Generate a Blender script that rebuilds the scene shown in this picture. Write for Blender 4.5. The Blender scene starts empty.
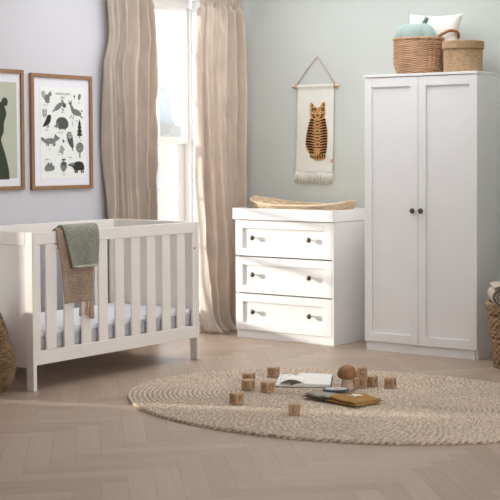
import bpy, bmesh, math, random
from mathutils import Vector, Matrix
from math import sin, cos, pi, radians
random.seed(7)
S = bpy.context.scene
COL = S.collection

# ------------------------------------------------------------------ helpers
def lin(r, g, b):
    f = lambda c: (c / 255 / 12.92) if c / 255 <= .04045 else ((c / 255 + .055) / 1.055) ** 2.4
    return (f(r), f(g), f(b), 1)

def link(o):
    COL.objects.link(o); return o

def thing(name, label, cat, loc=(0, 0, 0), rz=0, group=None):
    o = link(bpy.data.objects.new(name, None))
    o.location = loc; o.rotation_euler = (0, 0, rz); o.empty_display_size = .05
    o['label'] = label; o['category'] = cat
    if group: o['group'] = group
    return o

def tag(o, label, cat, group=None):
    o['label'] = label; o['category'] = cat
    if group: o['group'] = group
    return o

def build(name, bm, mats, parent=None, world=True, smooth=False, bevel=0, solid=0, sub=0, kind=None, origin=None, seg=2):
    """links the bmesh as one object; vertices given in world space are moved into the parent's (unrotated) space"""
    if not isinstance(mats, (list, tuple)): mats = [mats]
    off = Vector((0, 0, 0))
    if parent is not None and world:
        p = parent
        while p.parent is not None: p = p.parent
        off = Vector(p.location)
    if origin is not None: off = Vector(origin)
    if off.length: bmesh.ops.translate(bm, verts=bm.verts, vec=-off)
    bmesh.ops.recalc_face_normals(bm, faces=bm.faces) if not smooth or smooth == 'fix' else None
    me = bpy.data.meshes.new(name); bm.to_mesh(me); bm.free()
    for m in mats: me.materials.append(m)
    if smooth: me.polygons.foreach_set('use_smooth', [True] * len(me.polygons))
    o = link(bpy.data.objects.new(name, me))
    if parent is not None: o.parent = parent
    elif origin is not None: o.location = origin
    if solid:
        md = o.modifiers.new('thick', 'SOLIDIFY'); md.thickness = solid; md.offset = 0
    if bevel:
        md = o.modifiers.new('edge', 'BEVEL'); md.width = bevel; md.segments = seg; md.limit_method = 'ANGLE'
        md.angle_limit = radians(40)
        if not smooth:
            md.harden_normals = False
    if sub:
        md = o.modifiers.new('sub', 'SUBSURF'); md.levels = sub; md.render_levels = sub
    if kind: o['kind'] = kind
    return o

def box(bm, x0, x1, y0, y1, z0, z1, mi=0):
    v = [bm.verts.new(p) for p in ((x0,y0,z0),(x1,y0,z0),(x1,y1,z0),(x0,y1,z0),(x0,y0,z1),(x1,y0,z1),(x1,y1,z1),(x0,y1,z1))]
    for f in ((0,3,2,1),(4,5,6,7),(0,1,5,4),(1,2,6,5),(2,3,7,6),(3,0,4,7)):
        bm.faces.new([v[i] for i in f]).material_index = mi
    return v

def B(*a):
    bm = bmesh.new(); box(bm, *a); return bm

def grid(bm, fn, nu, nv, closed_u=False, mi=0, uvscale=(1, 1)):
    uvl = bm.loops.layers.uv.verify()
    vs = [[bm.verts.new(fn(i / nu, j / nv)) for i in range(nu if closed_u else nu + 1)] for j in range(nv + 1)]
    for j in range(nv):
        for i in range(nu):
            i2 = (i + 1) % nu if closed_u else i + 1
            f = bm.faces.new((vs[j][i], vs[j][i2], vs[j + 1][i2], vs[j + 1][i])); f.material_index = mi; f.smooth = True
            uv = ((i, j), (i + 1, j), (i + 1, j + 1), (i, j + 1))
            for l, (a, b) in zip(f.loops, uv): l[uvl].uv = (a / nu * uvscale[0], b / nv * uvscale[1])
    return vs

def lathe(bm, prof, n=32, c=(0, 0, 0), cap=True, mi=0, sx=1, sy=1, mat=None):
    """prof: list of (radius, z); axis z through c; mat rotates about c"""
    rings = []
    for r, z in prof:
        ring = []
        for k in range(n):
            a = 2 * pi * k / n
            p = Vector((r * cos(a) * sx, r * sin(a) * sy, z))
            if mat is not None: p = mat @ p
            ring.append(bm.verts.new(p + Vector(c)))
        rings.append(ring)
    for a, b in zip(rings, rings[1:]):
        for k in range(n):
            f = bm.faces.new((a[k], a[(k + 1) % n], b[(k + 1) % n], b[k])); f.smooth = True; f.material_index = mi
    if cap:
        bm.faces.new(rings[0][::-1]).material_index = mi; bm.faces.new(rings[-1]).material_index = mi

def tube(bm, pts, r, n=10, mi=0, closed=False, cap=True):
    pts = [Vector(p) for p in pts]; rings = []; m = len(pts)
    rr = r if callable(r) else (lambda t: r)
    up = None
    for i, p in enumerate(pts):
        a = pts[(i - 1) % m] if closed or i > 0 else p
        b = pts[(i + 1) % m] if closed or i < m - 1 else p
        t = (b - a).normalized()
        if up is None:
            up = t.orthogonal().normalized()
        up = (up - t * up.dot(t)).normalized(); s = t.cross(up)
        R = rr(i / max(1, m - 1))
        rings.append([bm.verts.new(p + (up * cos(2 * pi * k / n) + s * sin(2 * pi * k / n)) * R) for k in range(n)])
    prs = list(zip(rings, rings[1:])) + ([(rings[-1], rings[0])] if closed else [])
    for a, b in prs:
        for k in range(n):
            f = bm.faces.new((a[k], a[(k + 1) % n], b[(k + 1) % n], b[k])); f.smooth = True; f.material_index = mi
    if cap and not closed:
        bm.faces.new(rings[0][::-1]).material_index = mi; bm.faces.new(rings[-1]).material_index = mi

def poly(bm, pts, mi=0, smooth=False):
    f = bm.faces.new([bm.verts.new(p) for p in pts]); f.material_index = mi; f.smooth = smooth; return f

def prism(bm, pts, d, mi=0):
    """closed outline pts (3D, planar) pushed along d"""
    d = Vector(d); a = [bm.verts.new(Vector(p)) for p in pts]; b = [bm.verts.new(Vector(p) + d) for p in pts]; n = len(a)
    bm.faces.new(a[::-1]).material_index = mi; bm.faces.new(b).material_index = mi
    for i in range(n): bm.faces.new((a[i], a[(i + 1) % n], b[(i + 1) % n], b[i])).material_index = mi

def catmull(pts, k=6, closed=True):
    out = []; n = len(pts); P = [Vector(p) for p in pts]
    rng = range(n) if closed else range(n - 1)
    for i in rng:
        g = (lambda j: P[j % n]) if closed else (lambda j: P[max(0, min(n - 1, j))])
        p0, p1, p2, p3 = g(i - 1), g(i), g(i + 1), g(i + 2)
        for s in range(k):
            t = s / k
            out.append(.5 * ((2 * p1) + (p2 - p0) * t + (2 * p0 - 5 * p1 + 4 * p2 - p3) * t * t + (3 * p1 - p0 - 3 * p2 + p3) * t ** 3))
    if not closed: out.append(P[-1])
    return out

def text_faces(bm, txt, size, M, depth=0, mi=0, align='CENTER'):
    cu = bpy.data.curves.new('txt', 'FONT'); cu.body = txt; cu.size = size; cu.align_x = align; cu.align_y = 'CENTER'
    cu.extrude = depth; cu.resolution_u = 3
    ob = bpy.data.objects.new('txt', cu); COL.objects.link(ob)
    me = bpy.data.meshes.new_from_object(ob.evaluated_get(bpy.context.evaluated_depsgraph_get()))
    vs = [bm.verts.new(M @ v.co) for v in me.vertices]
    for p in me.polygons:
        try: bm.faces.new([vs[i] for i in p.vertices]).material_index = mi
        except ValueError: pass
    bpy.data.objects.remove(ob); bpy.data.curves.remove(cu); bpy.data.meshes.remove(me)

# ------------------------------------------------------------------ materials
def nodes(name):
    m = bpy.data.materials.new(name); m.use_nodes = True
    nt = m.node_tree; bs = nt.nodes['Principled BSDF']
    return m, nt, bs, nt.nodes.new, nt.links.new

def mat(name, col, rough=.5, var=.06, scale=6, bump=0, bscale=80, spec=.3, stretch=(1, 1, 1), coord='Object', sheen=0, trans=0, detail=4, metallic=0):
    m, nt, bs, N, Lk = nodes(name)
    tc = N('ShaderNodeTexCoord'); mp = N('ShaderNodeMapping'); mp.inputs['Scale'].default_value = stretch
    Lk(tc.outputs[coord], mp.inputs['Vector'])
    nz = N('ShaderNodeTexNoise'); nz.inputs['Scale'].default_value = scale; nz.inputs['Detail'].default_value = detail
    Lk(mp.outputs[0], nz.inputs['Vector'])
    cr = N('ShaderNodeValToRGB'); c = Vector(col[:3])
    cr.color_ramp.elements[0].position = .3; cr.color_ramp.elements[1].position = .7
    cr.color_ramp.elements[0].color = (*(c * (1 - var)), 1); cr.color_ramp.elements[1].color = (*[min(1, x) for x in c * (1 + var)], 1)
    Lk(nz.outputs[0], cr.inputs[0]); Lk(cr.outputs[0], bs.inputs['Base Color'])
    bs.inputs['Roughness'].default_value = rough; bs.inputs['Specular IOR Level'].default_value = spec
    bs.inputs['Metallic'].default_value = metallic
    if sheen: bs.inputs['Sheen Weight'].default_value = sheen
    if bump:
        n2 = N('ShaderNodeTexNoise'); n2.inputs['Scale'].default_value = bscale; n2.inputs['Detail'].default_value = 3
        Lk(mp.outputs[0], n2.inputs['Vector'])
        b = N('ShaderNodeBump'); b.inputs['Strength'].default_value = bump; b.inputs['Distance'].default_value = .01
        Lk(n2.outputs[0], b.inputs['Height']); Lk(b.outputs[0], bs.inputs['Normal'])
    if trans:
        tr = N('ShaderNodeBsdfTranslucent'); Lk(cr.outputs[0], tr.inputs['Color'])
        mx = N('ShaderNodeMixShader'); mx.inputs[0].default_value = trans
        Lk(bs.outputs[0], mx.inputs[1]); Lk(tr.outputs[0], mx.inputs[2]); Lk(mx.outputs[0], nt.nodes['Material Output'].inputs[0])
    return m

def weave_mat(name, dark, light, fu, fv, rough=.8, bump=.5, ns=9):
    """woven fibre: uv checker of strands with fibre noise; fu strands round, fv rows"""
    m, nt, bs, N, Lk = nodes(name)
    tc = N('ShaderNodeTexCoord'); sp = N('ShaderNodeSeparateXYZ'); Lk(tc.outputs['UV'], sp.inputs[0])
    def M(op, a, b=None):
        n = N('ShaderNodeMath'); n.operation = op
        for i, v in enumerate((a, b)):
            if v is None: continue
            if isinstance(v, (int, float)): n.inputs[i].default_value = v
            else: Lk(v, n.inputs[i])
        return n.outputs[0]
    su = M('SINE', M('MULTIPLY', sp.outputs[0], 2 * pi * fu)); sv = M('SINE', M('MULTIPLY', sp.outputs[1], 2 * pi * fv))
    h = M('MULTIPLY', su, sv)
    mp = N('ShaderNodeMapping'); mp.inputs['Scale'].default_value = (fu * .45, fv * 2, 1); Lk(tc.outputs['UV'], mp.inputs[0])
    nz = N('ShaderNodeTexNoise'); nz.inputs['Scale'].default_value = 1; nz.inputs['Detail'].default_value = 5; Lk(mp.outputs[0], nz.inputs[0])
    mp2 = N('ShaderNodeMapping'); mp2.inputs['Scale'].default_value = (ns, ns, ns); Lk(tc.outputs['Object'], mp2.inputs[0])
    nz2 = N('ShaderNodeTexNoise'); nz2.inputs['Scale'].default_value = 1; Lk(mp2.outputs[0], nz2.inputs[0])
    fac = M('ADD', M('ADD', M('MULTIPLY', h, .16), M('MULTIPLY', nz.outputs[0], .8)), M('MULTIPLY', nz2.outputs[0], .3))
    cr = N('ShaderNodeValToRGB'); cr.color_ramp.elements[0].position = .32; cr.color_ramp.elements[1].position = .8
    cr.color_ramp.elements[0].color = dark; cr.color_ramp.elements[1].color = light
    Lk(fac, cr.inputs[0]); Lk(cr.outputs[0], bs.inputs['Base Color'])
    bs.inputs['Roughness'].default_value = rough; bs.inputs['Specular IOR Level'].default_value = .2
    b = N('ShaderNodeBump'); b.inputs['Strength'].default_value = bump; b.inputs['Distance'].default_value = .006
    Lk(M('ADD', h, M('MULTIPLY', nz.outputs[0], 1.2)), b.inputs['Height']); Lk(b.outputs[0], bs.inputs['Normal'])
    return m

def glass_mat(name):
    m, nt, bs, N, Lk = nodes(name)
    nt.nodes.remove(bs)
    t = N('ShaderNodeBsdfTransparent'); t.inputs[0].default_value = (.97, .98, .98, 1)
    g = N('ShaderNodeBsdfGlossy'); g.inputs['Roughness'].default_value = .02
    lw = N('ShaderNodeLayerWeight'); lw.inputs[0].default_value = .5
    pw = N('ShaderNodeMath'); pw.operation = 'POWER'; pw.inputs[1].default_value = 5; Lk(lw.outputs['Facing'], pw.inputs[0])
    fr = N('ShaderNodeMath'); fr.operation = 'MULTIPLY_ADD'; fr.inputs[1].default_value = .5; fr.inputs[2].default_value = .02; Lk(pw.outputs[0], fr.inputs[0])
    mx = N('ShaderNodeMixShader'); Lk(fr.outputs[0], mx.inputs[0]); Lk(t.outputs[0], mx.inputs[1]); Lk(g.outputs[0], mx.inputs[2])
    Lk(mx.outputs[0], nt.nodes['Material Output'].inputs[0])
    return m

def floor_mat():
    m, nt, bs, N, Lk = nodes('oak_herringbone')
    tc = N('ShaderNodeTexCoord'); g = N('ShaderNodeNewGeometry')
    mp = N('ShaderNodeMapping'); mp.inputs['Scale'].default_value = (2.2, 26, 1); Lk(tc.outputs['UV'], mp.inputs[0])
    ad = N('ShaderNodeVectorMath'); ad.operation = 'ADD'; Lk(mp.outputs[0], ad.inputs[0])
    ml = N('ShaderNodeVectorMath'); ml.operation = 'SCALE'; ml.inputs[0].default_value = (17, 31, 47); Lk(g.outputs['Random Per Island'], ml.inputs['Scale'])
    Lk(ml.outputs[0], ad.inputs[1])
    nz = N('ShaderNodeTexNoise'); nz.inputs['Scale'].default_value = 1.6; nz.inputs['Detail'].default_value = 5; nz.inputs['Distortion'].default_value = .6
    Lk(ad.outputs[0], nz.inputs['Vector'])
    a = N('ShaderNodeMath'); a.operation = 'MULTIPLY'; a.inputs[1].default_value = .5; Lk(g.outputs['Random Per Island'], a.inputs[0])
    b = N('ShaderNodeMath'); b.operation = 'MULTIPLY_ADD'; b.inputs[1].default_value = .55; Lk(nz.outputs[0], b.inputs[0]); Lk(a.outputs[0], b.inputs[2])
    cr = N('ShaderNodeValToRGB'); e = cr.color_ramp.elements
    e[0].position = .15; e[1].position = .80; e[0].color = lin(*FLOOR_D); e[1].color = lin(*FLOOR_L)
    Lk(b.outputs[0], cr.inputs[0]); Lk(cr.outputs[0], bs.inputs['Base Color'])
    bs.inputs['Roughness'].default_value = .42; bs.inputs['Specular IOR Level'].default_value = .35
    bp = N('ShaderNodeBump'); bp.inputs['Strength'].default_value = .08; bp.inputs['Distance'].default_value = .004
    Lk(nz.outputs[0], bp.inputs['Height']); Lk(bp.outputs[0], bs.inputs['Normal'])
    return m

FLOOR_D, FLOOR_L = (160, 138, 119), (182, 160, 141)
M_wallL = mat('lavender_white_paint', lin(208, 206, 210), .75, .012, 3, .02, 120)
M_wallB = mat('sage_green_paint', lin(197, 201, 195), .75, .012, 3, .02, 120)
M_baffle = mat('brown_bounce_baffle', lin(150, 116, 86), .6, .15, 5, .05, 60, stretch=(8, 8, .5))  # brown picked so the added partition bounces warm light
M_trim = mat('white_gloss_trim', lin(240, 239, 237), .4, .01, 4)
M_ext = mat('exterior_plaster', lin(152, 149, 143), .8, .03, .3)
M_white = mat('white_satin_lacquer', lin(241, 239, 238), .38, .012, 5, spec=.4)
M_cot = mat('warm_white_lacquer', lin(238, 231, 224), .42, .015, 5, spec=.4)
M_knob = mat('dark_bronze_metal', lin(96, 82, 72), .35, .1, 30, metallic=.6)
M_oak = mat('oak_frame', lin(150, 114, 84), .5, .14, 7, .08, 60, stretch=(6, 6, .6))
M_linen = mat('linen_curtain', lin(216, 201, 187), .9, .07, 26, .22, 160, spec=.1, stretch=(1, 1, .25), trans=.28, sheen=.1)
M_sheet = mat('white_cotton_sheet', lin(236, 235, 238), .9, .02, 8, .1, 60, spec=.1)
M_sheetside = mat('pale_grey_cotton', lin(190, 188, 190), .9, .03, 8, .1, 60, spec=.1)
M_paper = mat('print_paper', lin(236, 237, 231), .7, .008, 4)
M_mount = mat('white_mount_board', lin(232, 230, 236), .8, .008, 4)
M_sagepaper = mat('sage_print_paper', lin(186, 188, 168), .7, .02, 5)
M_bear = mat('dark_olive_ink', lin(58, 64, 50), .7, .06, 25)
M_ink = [mat('ink_grey_%d' % g, lin(g, g, g - 2), .7, .18, 120) for g in (48, 84, 122, 165)]
M_cloth = mat('cream_cotton_cloth', lin(226, 224, 214), .95, .03, 30, .25, 240, spec=.05)
M_tan = mat('tiger_tan_wool', lin(202, 152, 98), .95, .1, 60, .3, 200, spec=.05)
M_black = mat('black_wool', lin(40, 32, 28), .95, .1, 60, .3, 200, spec=.05)
M_dowel = mat('pale_birch', lin(222, 196, 160), .6, .08, 10)
M_cord = mat('pink_leather_cord', lin(196, 160, 140), .7, .05, 30)
M_pink = mat('pink_felt', lin(216, 150, 130), .9, .05, 30)
M_pillow = mat('cream_cushion_cotton', lin(226, 220, 212), .95, .02, 12, .15, 90, spec=.05)
M_mint = mat('mint_velvet', lin(152, 170, 162), .9, .04, 12, .1, 90, spec=.05, sheen=.3)
M_stalk = mat('green_velvet_stalk', lin(96, 132, 112), .9, .05, 20, sheen=.3)
M_leather = mat('tan_leather', lin(150, 98, 64), .55, .1, 20)
M_wick = weave_mat('brown_wicker', lin(116, 82, 58), lin(220, 178, 142), 13, 16)
M_grass = weave_mat('pale_seagrass', lin(140, 108, 78), lin(214, 182, 146), 60, 14, bump=.35)
M_tray = weave_mat('light_rattan', lin(178, 148, 114), lin(246, 226, 198), 80, 8, bump=.4)
M_belly = weave_mat('seagrass_plait', lin(66, 47, 32), lin(190, 156, 120), 26, 22, bump=.8)
M_chunk = weave_mat('chunky_hyacinth', lin(98, 72, 50), lin(208, 178, 142), 24, 11, bump=.8)
M_towel = mat('oatmeal_fleece', lin(206, 192, 176), .95, .06, 40, .3, 160, spec=.05)
M_woodblk = mat('beech_block', lin(184, 150, 118), .55, .12, 22, .05, 60, stretch=(1, 1, 5))
M_blklet = mat('block_letter_ink', lin(124, 94, 72), .7, .05, 40)
M_cap = mat('mushroom_brown_wood', lin(142, 100, 64), .5, .25, 16, .05, 60, stretch=(2, 2, .4))
M_stem = mat('pale_bark_stem', lin(196, 170, 146), .7, .22, 60, .2, 90)
M_page = mat('book_page', lin(236, 232, 224), .75, .02, 9)
M_pageill = mat('book_blue_grey_ink', lin(150, 166, 178), .75, .15, 30)
M_cover = mat('book_cover_grey', lin(110, 98, 84), .6, .08, 14)
M_sagecl = mat('grey_green_felt', lin(160, 156, 138), .95, .08, 40, .2, 150, spec=.05)
M_must = mat('mustard_felt', lin(164, 128, 76), .95, .09, 40, .2, 150, spec=.05)
M_navy = mat('slate_blue_felt', lin(84, 92, 104), .95, .1, 40, .2, 150)
M_plushdk = mat('charcoal_plush', lin(78, 70, 66), .95, .15, 50, .3, 120)
M_glass = glass_mat('window_glass')
M_floor = floor_mat()

def knit_mat(name, dark, light, fu, fv):
    return weave_mat(name, dark, light, fu, fv, .95, .8, 14)
M_beige = knit_mat('oatmeal_rib_knit', lin(156, 130, 110), lin(226, 200, 176), 30, 44)
M_green = knit_mat('sage_moss_knit', lin(136, 138, 122), lin(208, 207, 190), 30, 30)

# ------------------------------------------------------------------ room
LX, YB, H = -1.44, .13, 2.78
XW = -1.79                       # plane of the bay's front window
def struct(name, bm, m, **k): return build(name, bm, m, kind='structure', **k)

# herringbone floor
bm = bmesh.new(); uvl = bm.loops.layers.uv.verify()
w, Lp = .11, .66
c45, s45 = cos(radians(45)), sin(radians(45))
for a in range(-170, 150):
    for b in range(-17, 18):
        ox, oy = a * w + b * Lp, a * w - b * Lp
        for (px, py, dx, dy) in ((ox, oy, Lp, w), (ox + Lp, oy + w - Lp, w, Lp)):
            cx, cy = px + dx / 2, py + dy / 2
            X, Y = cx * c45 - cy * s45, cx * s45 + cy * c45
            if not (LX - .5 < X < 6.8 and -10 < Y < YB + .5): continue
            g = .0008
            q = ((px + g, py + g), (px + dx - g, py + g), (px + dx - g, py + dy - g), (px + g, py + dy - g))
            f = bm.faces.new([bm.verts.new((x * c45 - y * s45, x * s45 + y * c45, 0)) for x, y in q])
            for l, (x, y) in zip(f.loops, q):
                l[uvl].uv = (x, y) if dx > dy else (y, x)
for co, no in (((LX - .001, 0, 0), (-1, 0, 0)), ((6.4, 0, 0), (1, 0, 0)), ((0, YB + .001, 0), (0, 1, 0)), ((0, -9.6, 0), (0, -1, 0))):
    bmesh.ops.bisect_plane(bm, geom=bm.verts[:] + bm.edges[:] + bm.faces[:], plane_co=co, plane_no=no, clear_outer=True)
M_gap = mat('floor_joint_filler', lin(154, 132, 114), .7, .05, 8)
box(bm, LX, 6.4, -9.6, YB, -.06, -.0015, 1)
struct('floor', bm, [M_floor, M_gap])

# left wall with the bay opening and a second, narrow window nearer the camera
WY0, WY1, WZ0, WZ1 = -1.16, .0, .14, 2.56
NY0, NY1, NZ0, NZ1 = -3.565, -3.095, .05, 2.3
bm = bmesh.new(); T = .12
box(bm, LX - T, LX, -9.6, NY0, 0, H); box(bm, LX - T, LX, NY1, WY0, 0, H); box(bm, LX - T, LX, WY1, YB + .1, 0, H)
box(bm, LX - T, LX, WY0, WY1, 0, WZ0); box(bm, LX - T, LX, WY0, WY1, WZ1, H)
box(bm, LX - T, LX, NY0, NY1, 0, NZ0); box(bm, LX - T, LX, NY0, NY1, NZ1, H)
struct('wall_left', bm, M_wallL)
bm = bmesh.new(); box(bm, LX, 6.4, YB, YB + .12, 0, H)
struct('wall_back', bm, M_wallB)
struct('wall_front', B(LX - T, 6.4, -9.72, -9.6, 0, H), M_wallL)
struct('added_baffle_wall', B(LX, -.95, -3.74, -3.60, 0, H), M_baffle)  # partition added out of view to block front light and bounce warm brown
SK = (-1.1, 1.3, -2.2, -.15)      # ceiling opening added above the frame to bring in top light
bm = bmesh.new()
box(bm, LX - T, SK[0], -9.72, YB + .12, H, H + .1); box(bm, SK[1], 6.4, -9.72, YB + .12, H, H + .1)
box(bm, SK[0], SK[1], -9.72, SK[2], H, H + .1); box(bm, SK[0], SK[1], SK[3], YB + .12, H, H + .1)
struct('ceiling', bm, M_trim)
struct('wall_side', B(6.28, 6.4, -9.6, YB, 0, .95), M_wallL)      # low wall added right of the camera to cut grazing light; open above
bm = bmesh.new(); box(bm, 1.95, 2.07, -1.6, YB, 0, H)
struct('wall_right', bm, M_wallB)
bm = bmesh.new(); box(bm, LX, LX + .016, NY1 + .02, YB - .02, 0, .07)
struct('baseboard_left', bm, M_trim, bevel=.004)
bm = bmesh.new(); box(bm, LX + .018, 1.945, YB - .016, YB, 0, .07)
struct('baseboard_back', bm, M_trim, bevel=.004)

# bay window
W1 = link(bpy.data.objects.new('window_1', None)); W1['kind'] = 'structure'
bm = bmesh.new()
box(bm, XW - .1, LX - T, WY0 - .02, WY1 + .03, WZ1, WZ1 + .04); box(bm, XW - .1, LX - T, WY0 - .02, WY1 + .03, WZ0 - .04, WZ0)
box(bm, XW - .1, LX - T, WY0 - .06, WY0, WZ0, WZ1)
build('bay_lining', bm, M_trim, W1, bevel=.003)
XU, XL_ = XW, XW - .035
bm = bmesh.new()   # outer frame
box(bm, XW - .08, XW + .02, WY0, WY1 + .01, 2.505, WZ1 - .001); box(bm, XW - .08, XW + .02, WY0, WY0 + .03, WZ0, 2.505); box(bm, XW - .06, XW + .03, -.005, .040, WZ0 + .03, 2.505)
box(bm, XW - .08, XW + .04, WY0 + .03, WY1, WZ0, WZ0 + .03)
build('window_frame', bm, M_trim, W1, bevel=.004)
def sash(name, x, y0, y1, z0, z1, st, rl_b, rl_t, bars_y, bars_z):
    bm = bmesh.new(); d = .018
    box(bm, x - d, x + d, y0, y0 + st, z0, z1); box(bm, x - d, x + d, y1 - st, y1, z0, z1)
    box(bm, x - d, x + d, y0 + st, y1 - st, z0, z0 + rl_b); box(bm, x - d, x + d, y0 + st, y1 - st, z1 - rl_t, z1)
    for y in bars_y: box(bm, x - .01, x + .012, y - .012, y + .012, z0 + rl_b, z1 - rl_t)
    for z in bars_z: box(bm, x - .009, x + .0115, y0 + st, y1 - st, z - .012, z + .012)
    o = build(name, bm, M_trim, W1, bevel=.002)
    g = B(x - .002, x + .002, y0 + st, y1 - st, z0 + rl_b, z1 - rl_t)
    build('pane', g, M_glass, o)
ws = (-1.13, -.006)
sash('upper_sash', XU - .005, ws[0], ws[1], 1.44, 2.505, .026, .05, .035, (-.345, -.62, -.88), (2.165, 1.81))
sash('lower_sash', XL_ - .018, ws[0], ws[1], WZ0 + .03, 1.47, .085, .09, .04, (-.60,), (1.115, .75))
# side light of the bay
bm = bmesh.new(); ys = .012
xa, xb = XW + .031, LX - T - .001
box(bm, xa, xa + .008, ys, ys + .03, WZ0, WZ1); box(bm, xb - .04, xb, ys, ys + .03, WZ0, WZ1)
for z0, z1 in ((2.47, WZ1), (WZ0, WZ0 + .06), (1.42, 1.47)): box(bm, xa + .008, xb - .04, ys, ys + .03, z0, z1)
for z in (2.165, 1.81, 1.115): box(bm, xa + .008, xb - .04, ys + .006, ys + .024, z - .008, z + .008)
o = build('side_light', bm, M_trim, W1, bevel=.002)
build('pane', B(xa + .008, xb - .04, ys + .013, ys + .0145, WZ0 + .06, 2.47), M_glass, o)
# narrow window near the camera (outside the frame): lets a slit of sun in
W2 = link(bpy.data.objects.new('window_2', None)); W2['kind'] = 'structure'
bm = bmesh.new()
for a in ((NY0 - .03, NY0), (NY1, NY1 + .03)): box(bm, LX - T, LX + .012, a[0], a[1], NZ0 - .03, NZ1 + .03)
box(bm, LX - T, LX + .012, NY0, NY1, NZ1, NZ1 + .03); box(bm, LX - T, LX + .012, NY0, NY1, NZ0 - .03, NZ0)
build('window_frame', bm, M_trim, W2, bevel=.002)
build('pane', B(LX - .07, LX - .066, NY0, NY1, NZ0, NZ1), M_glass, W2)

# far building beyond the window
b0 = thing('townhouse', 'pale sunlit townhouse with a domed dormer seen through the window panes', 'building', (-60.6, 61.5, -16))
b0.rotation_euler = (0, 0, radians(33))
def bl(name, bm, m, par=None, **k): return build(name, bm, m, par or b0, world=False, **k)
bm = bmesh.new(); box(bm, -2.9, 3.2, -5, 5, 0, 18.6)
bl('facade', bm, M_ext)
bm = bmesh.new(); box(bm, -3.2, 3.5, -5.3, 5.3, 18.6, 19.3); bl('cornice', bm, mat('stone_cornice', lin(128, 125, 120), .8, .03, .5))
M_slate = mat('pale_slate', lin(140, 143, 146), .8, .06, .6)
bm = bmesh.new()
prism(bm, [(-2.4, -5, 19.3), (2.6, -5, 19.3), (1.8, -3.6, 22.2), (-1.6, -3.6, 22.2)], (0, 8, 0)); bl('roof', bm, M_slate)
bm = bmesh.new(); lathe(bm, [(1.3, 19.3), (1.3, 21.4), (1.2, 22.0), (.8, 22.9), (.2, 23.3)], 20, (0, -4.6, 0)); bl('dormer', bm, M_slate)
M_dkwin = mat('far_window_glass', lin(122, 128, 134), .3, .05, 1)
for i in (-1.6, 0.2, 2.0):
    for z in (6.2, 10.4, 14.6):
        bl('window', B(i - .5, i + .5, -5.06, -4.98, z, z + 2.3), M_dkwin)

# ------------------------------------------------------------------ curtains
def curtain(name, label, x0, ya, yb, folds, ph, amp, ztop=2.64, foot=0.0, ruff=None):
    bm = bmesh.new(); rnd = random.Random(ph)
    k = [rnd.uniform(-.6, .6) for _ in range(12)]
    wr = [(rnd.uniform(0, 1), rnd.uniform(.2, 2.4), rnd.uniform(.02, .06), rnd.uniform(.03, .12), rnd.uniform(-.5, .5), rnd.choice((-1, 1)) * rnd.uniform(.004, .014)) for _ in range(90)]
    def fn(u, v):
        z = ztop * (1 - v) + .012 * v
        h = (z - 0) / ztop
        y0, y1 = ya(z), yb(z)
        uu = u + .028 * sin(2 * pi * (u * 1.5 + k[0])) + .02 * sin(3.1 * z + k[1] * 6 + 5 * u)
        A = amp * (1.0 - .35 * h)
        p = 2 * pi * folds * uu + k[2] + .5 * sin(1.3 * z + k[3] * 5)
        s = sin(p); x = A * (abs(s) ** .75 * (1 if s > 0 else -1)) + A * .35 * sin(p * 2.1 + k[4] * 6 + z * .8)
        if z > ztop - .2:   # gathered header
            t = min(1, (z - (ztop - .2)) / .05); x = x * (1 - t) + t * (.018 * sin(2 * pi * folds * 3 * u) + .006)
        for (wu, wz, su, sz, sl, a) in wr:
            du = (u - wu) / su; dz = (z - wz + sl * (u - wu)) / sz
            e = du * du + dz * dz
            if e < 6: x += a * math.exp(-e)
        y = y0 + (y1 - y0) * u + .012 * sin(p + 1.2) * (1.1 - h)
        if foot and z < .16:
            t = (1 - z / .16); x += foot * t * t * (.7 + .5 * sin(p)); z = max(.012, z * (1 - .35 * t) + .012 * sin(p * .7) ** 2 * t)
        return (x0 + x, y, z)
    grid(bm, fn, 150, 130)
    o = build(name, bm, M_linen, origin=(x0, (ya(1) + yb(1)) / 2, 0), smooth=True, solid=.003)
    return tag(o, label, 'curtain')
def interp(tab):
    def f(z):
        for (z0, y0), (z1, y1) in zip(tab, tab[1:]):
            if z <= z1: t = max(0, (z - z0) / (z1 - z0)); t = t * t * (3 - 2 * t); return y0 + (y1 - y0) * t
        return tab[-1][1]
    return f
curtain('curtain', 'beige linen curtain on the left side of the window, behind the white cot', -1.362,
        interp([(0, -1.31), (.95, -1.325), (1.5, -1.345), (1.95, -1.345), (2.2, -1.295), (2.45, -1.31), (2.64, -1.32)]), interp([(0, -.895), (1.2, -.89), (1.7, -.875), (2.1, -.88), (2.64, -.90)]), 4.3, 3, .060)
curtain('curtain', 'beige linen curtain in the corner beside the chest of drawers, pooling on the floor', -1.30,
        interp([(0, -.375), (.5, -.42), (1.2, -.465), (2.0, -.465), (2.64, -.425)]), interp([(0, .03), (.6, .07), (1.2, .085), (2.1, .085), (2.64, .045)]), 4.4, 11, .066, foot=.10)

# ------------------------------------------------------------------ framed prints on the left wall
def frame_parts(t, y0, y1, z0, z1, fw, mat_y, mat_z, paper, M_fr=M_oak):
    x0, x1 = LX + .001, LX + .024
    bm = bmesh.new()
    box(bm, x0, x1, y0, y0 + fw, z0, z1); box(bm, x0, x1, y1 - fw, y1, z0, z1)
    box(bm, x0, x1, y0 + fw, y1 - fw, z0, z0 + fw); box(bm, x0, x1, y0 + fw, y1 - fw, z1 - fw, z1)
    build('frame', bm, M_fr, t, bevel=.002)
    build('mount', B(x0, x0 + .010, y0 + fw, y1 - fw, z0 + fw, z1 - fw), M_mount, t)
ZP0, ZP1 = 1.123, 1.894
YA, YBp = -1.973, -1.417
t = thing('framed_print', 'oak framed grey woodland animal chart on the left wall, nearest the curtain', 'picture', (LX, (YA + YBp) / 2, ZP0))
FW = .026
frame_parts(t, YA, YBp, ZP0, ZP1, FW, 0, 0, None)
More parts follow.
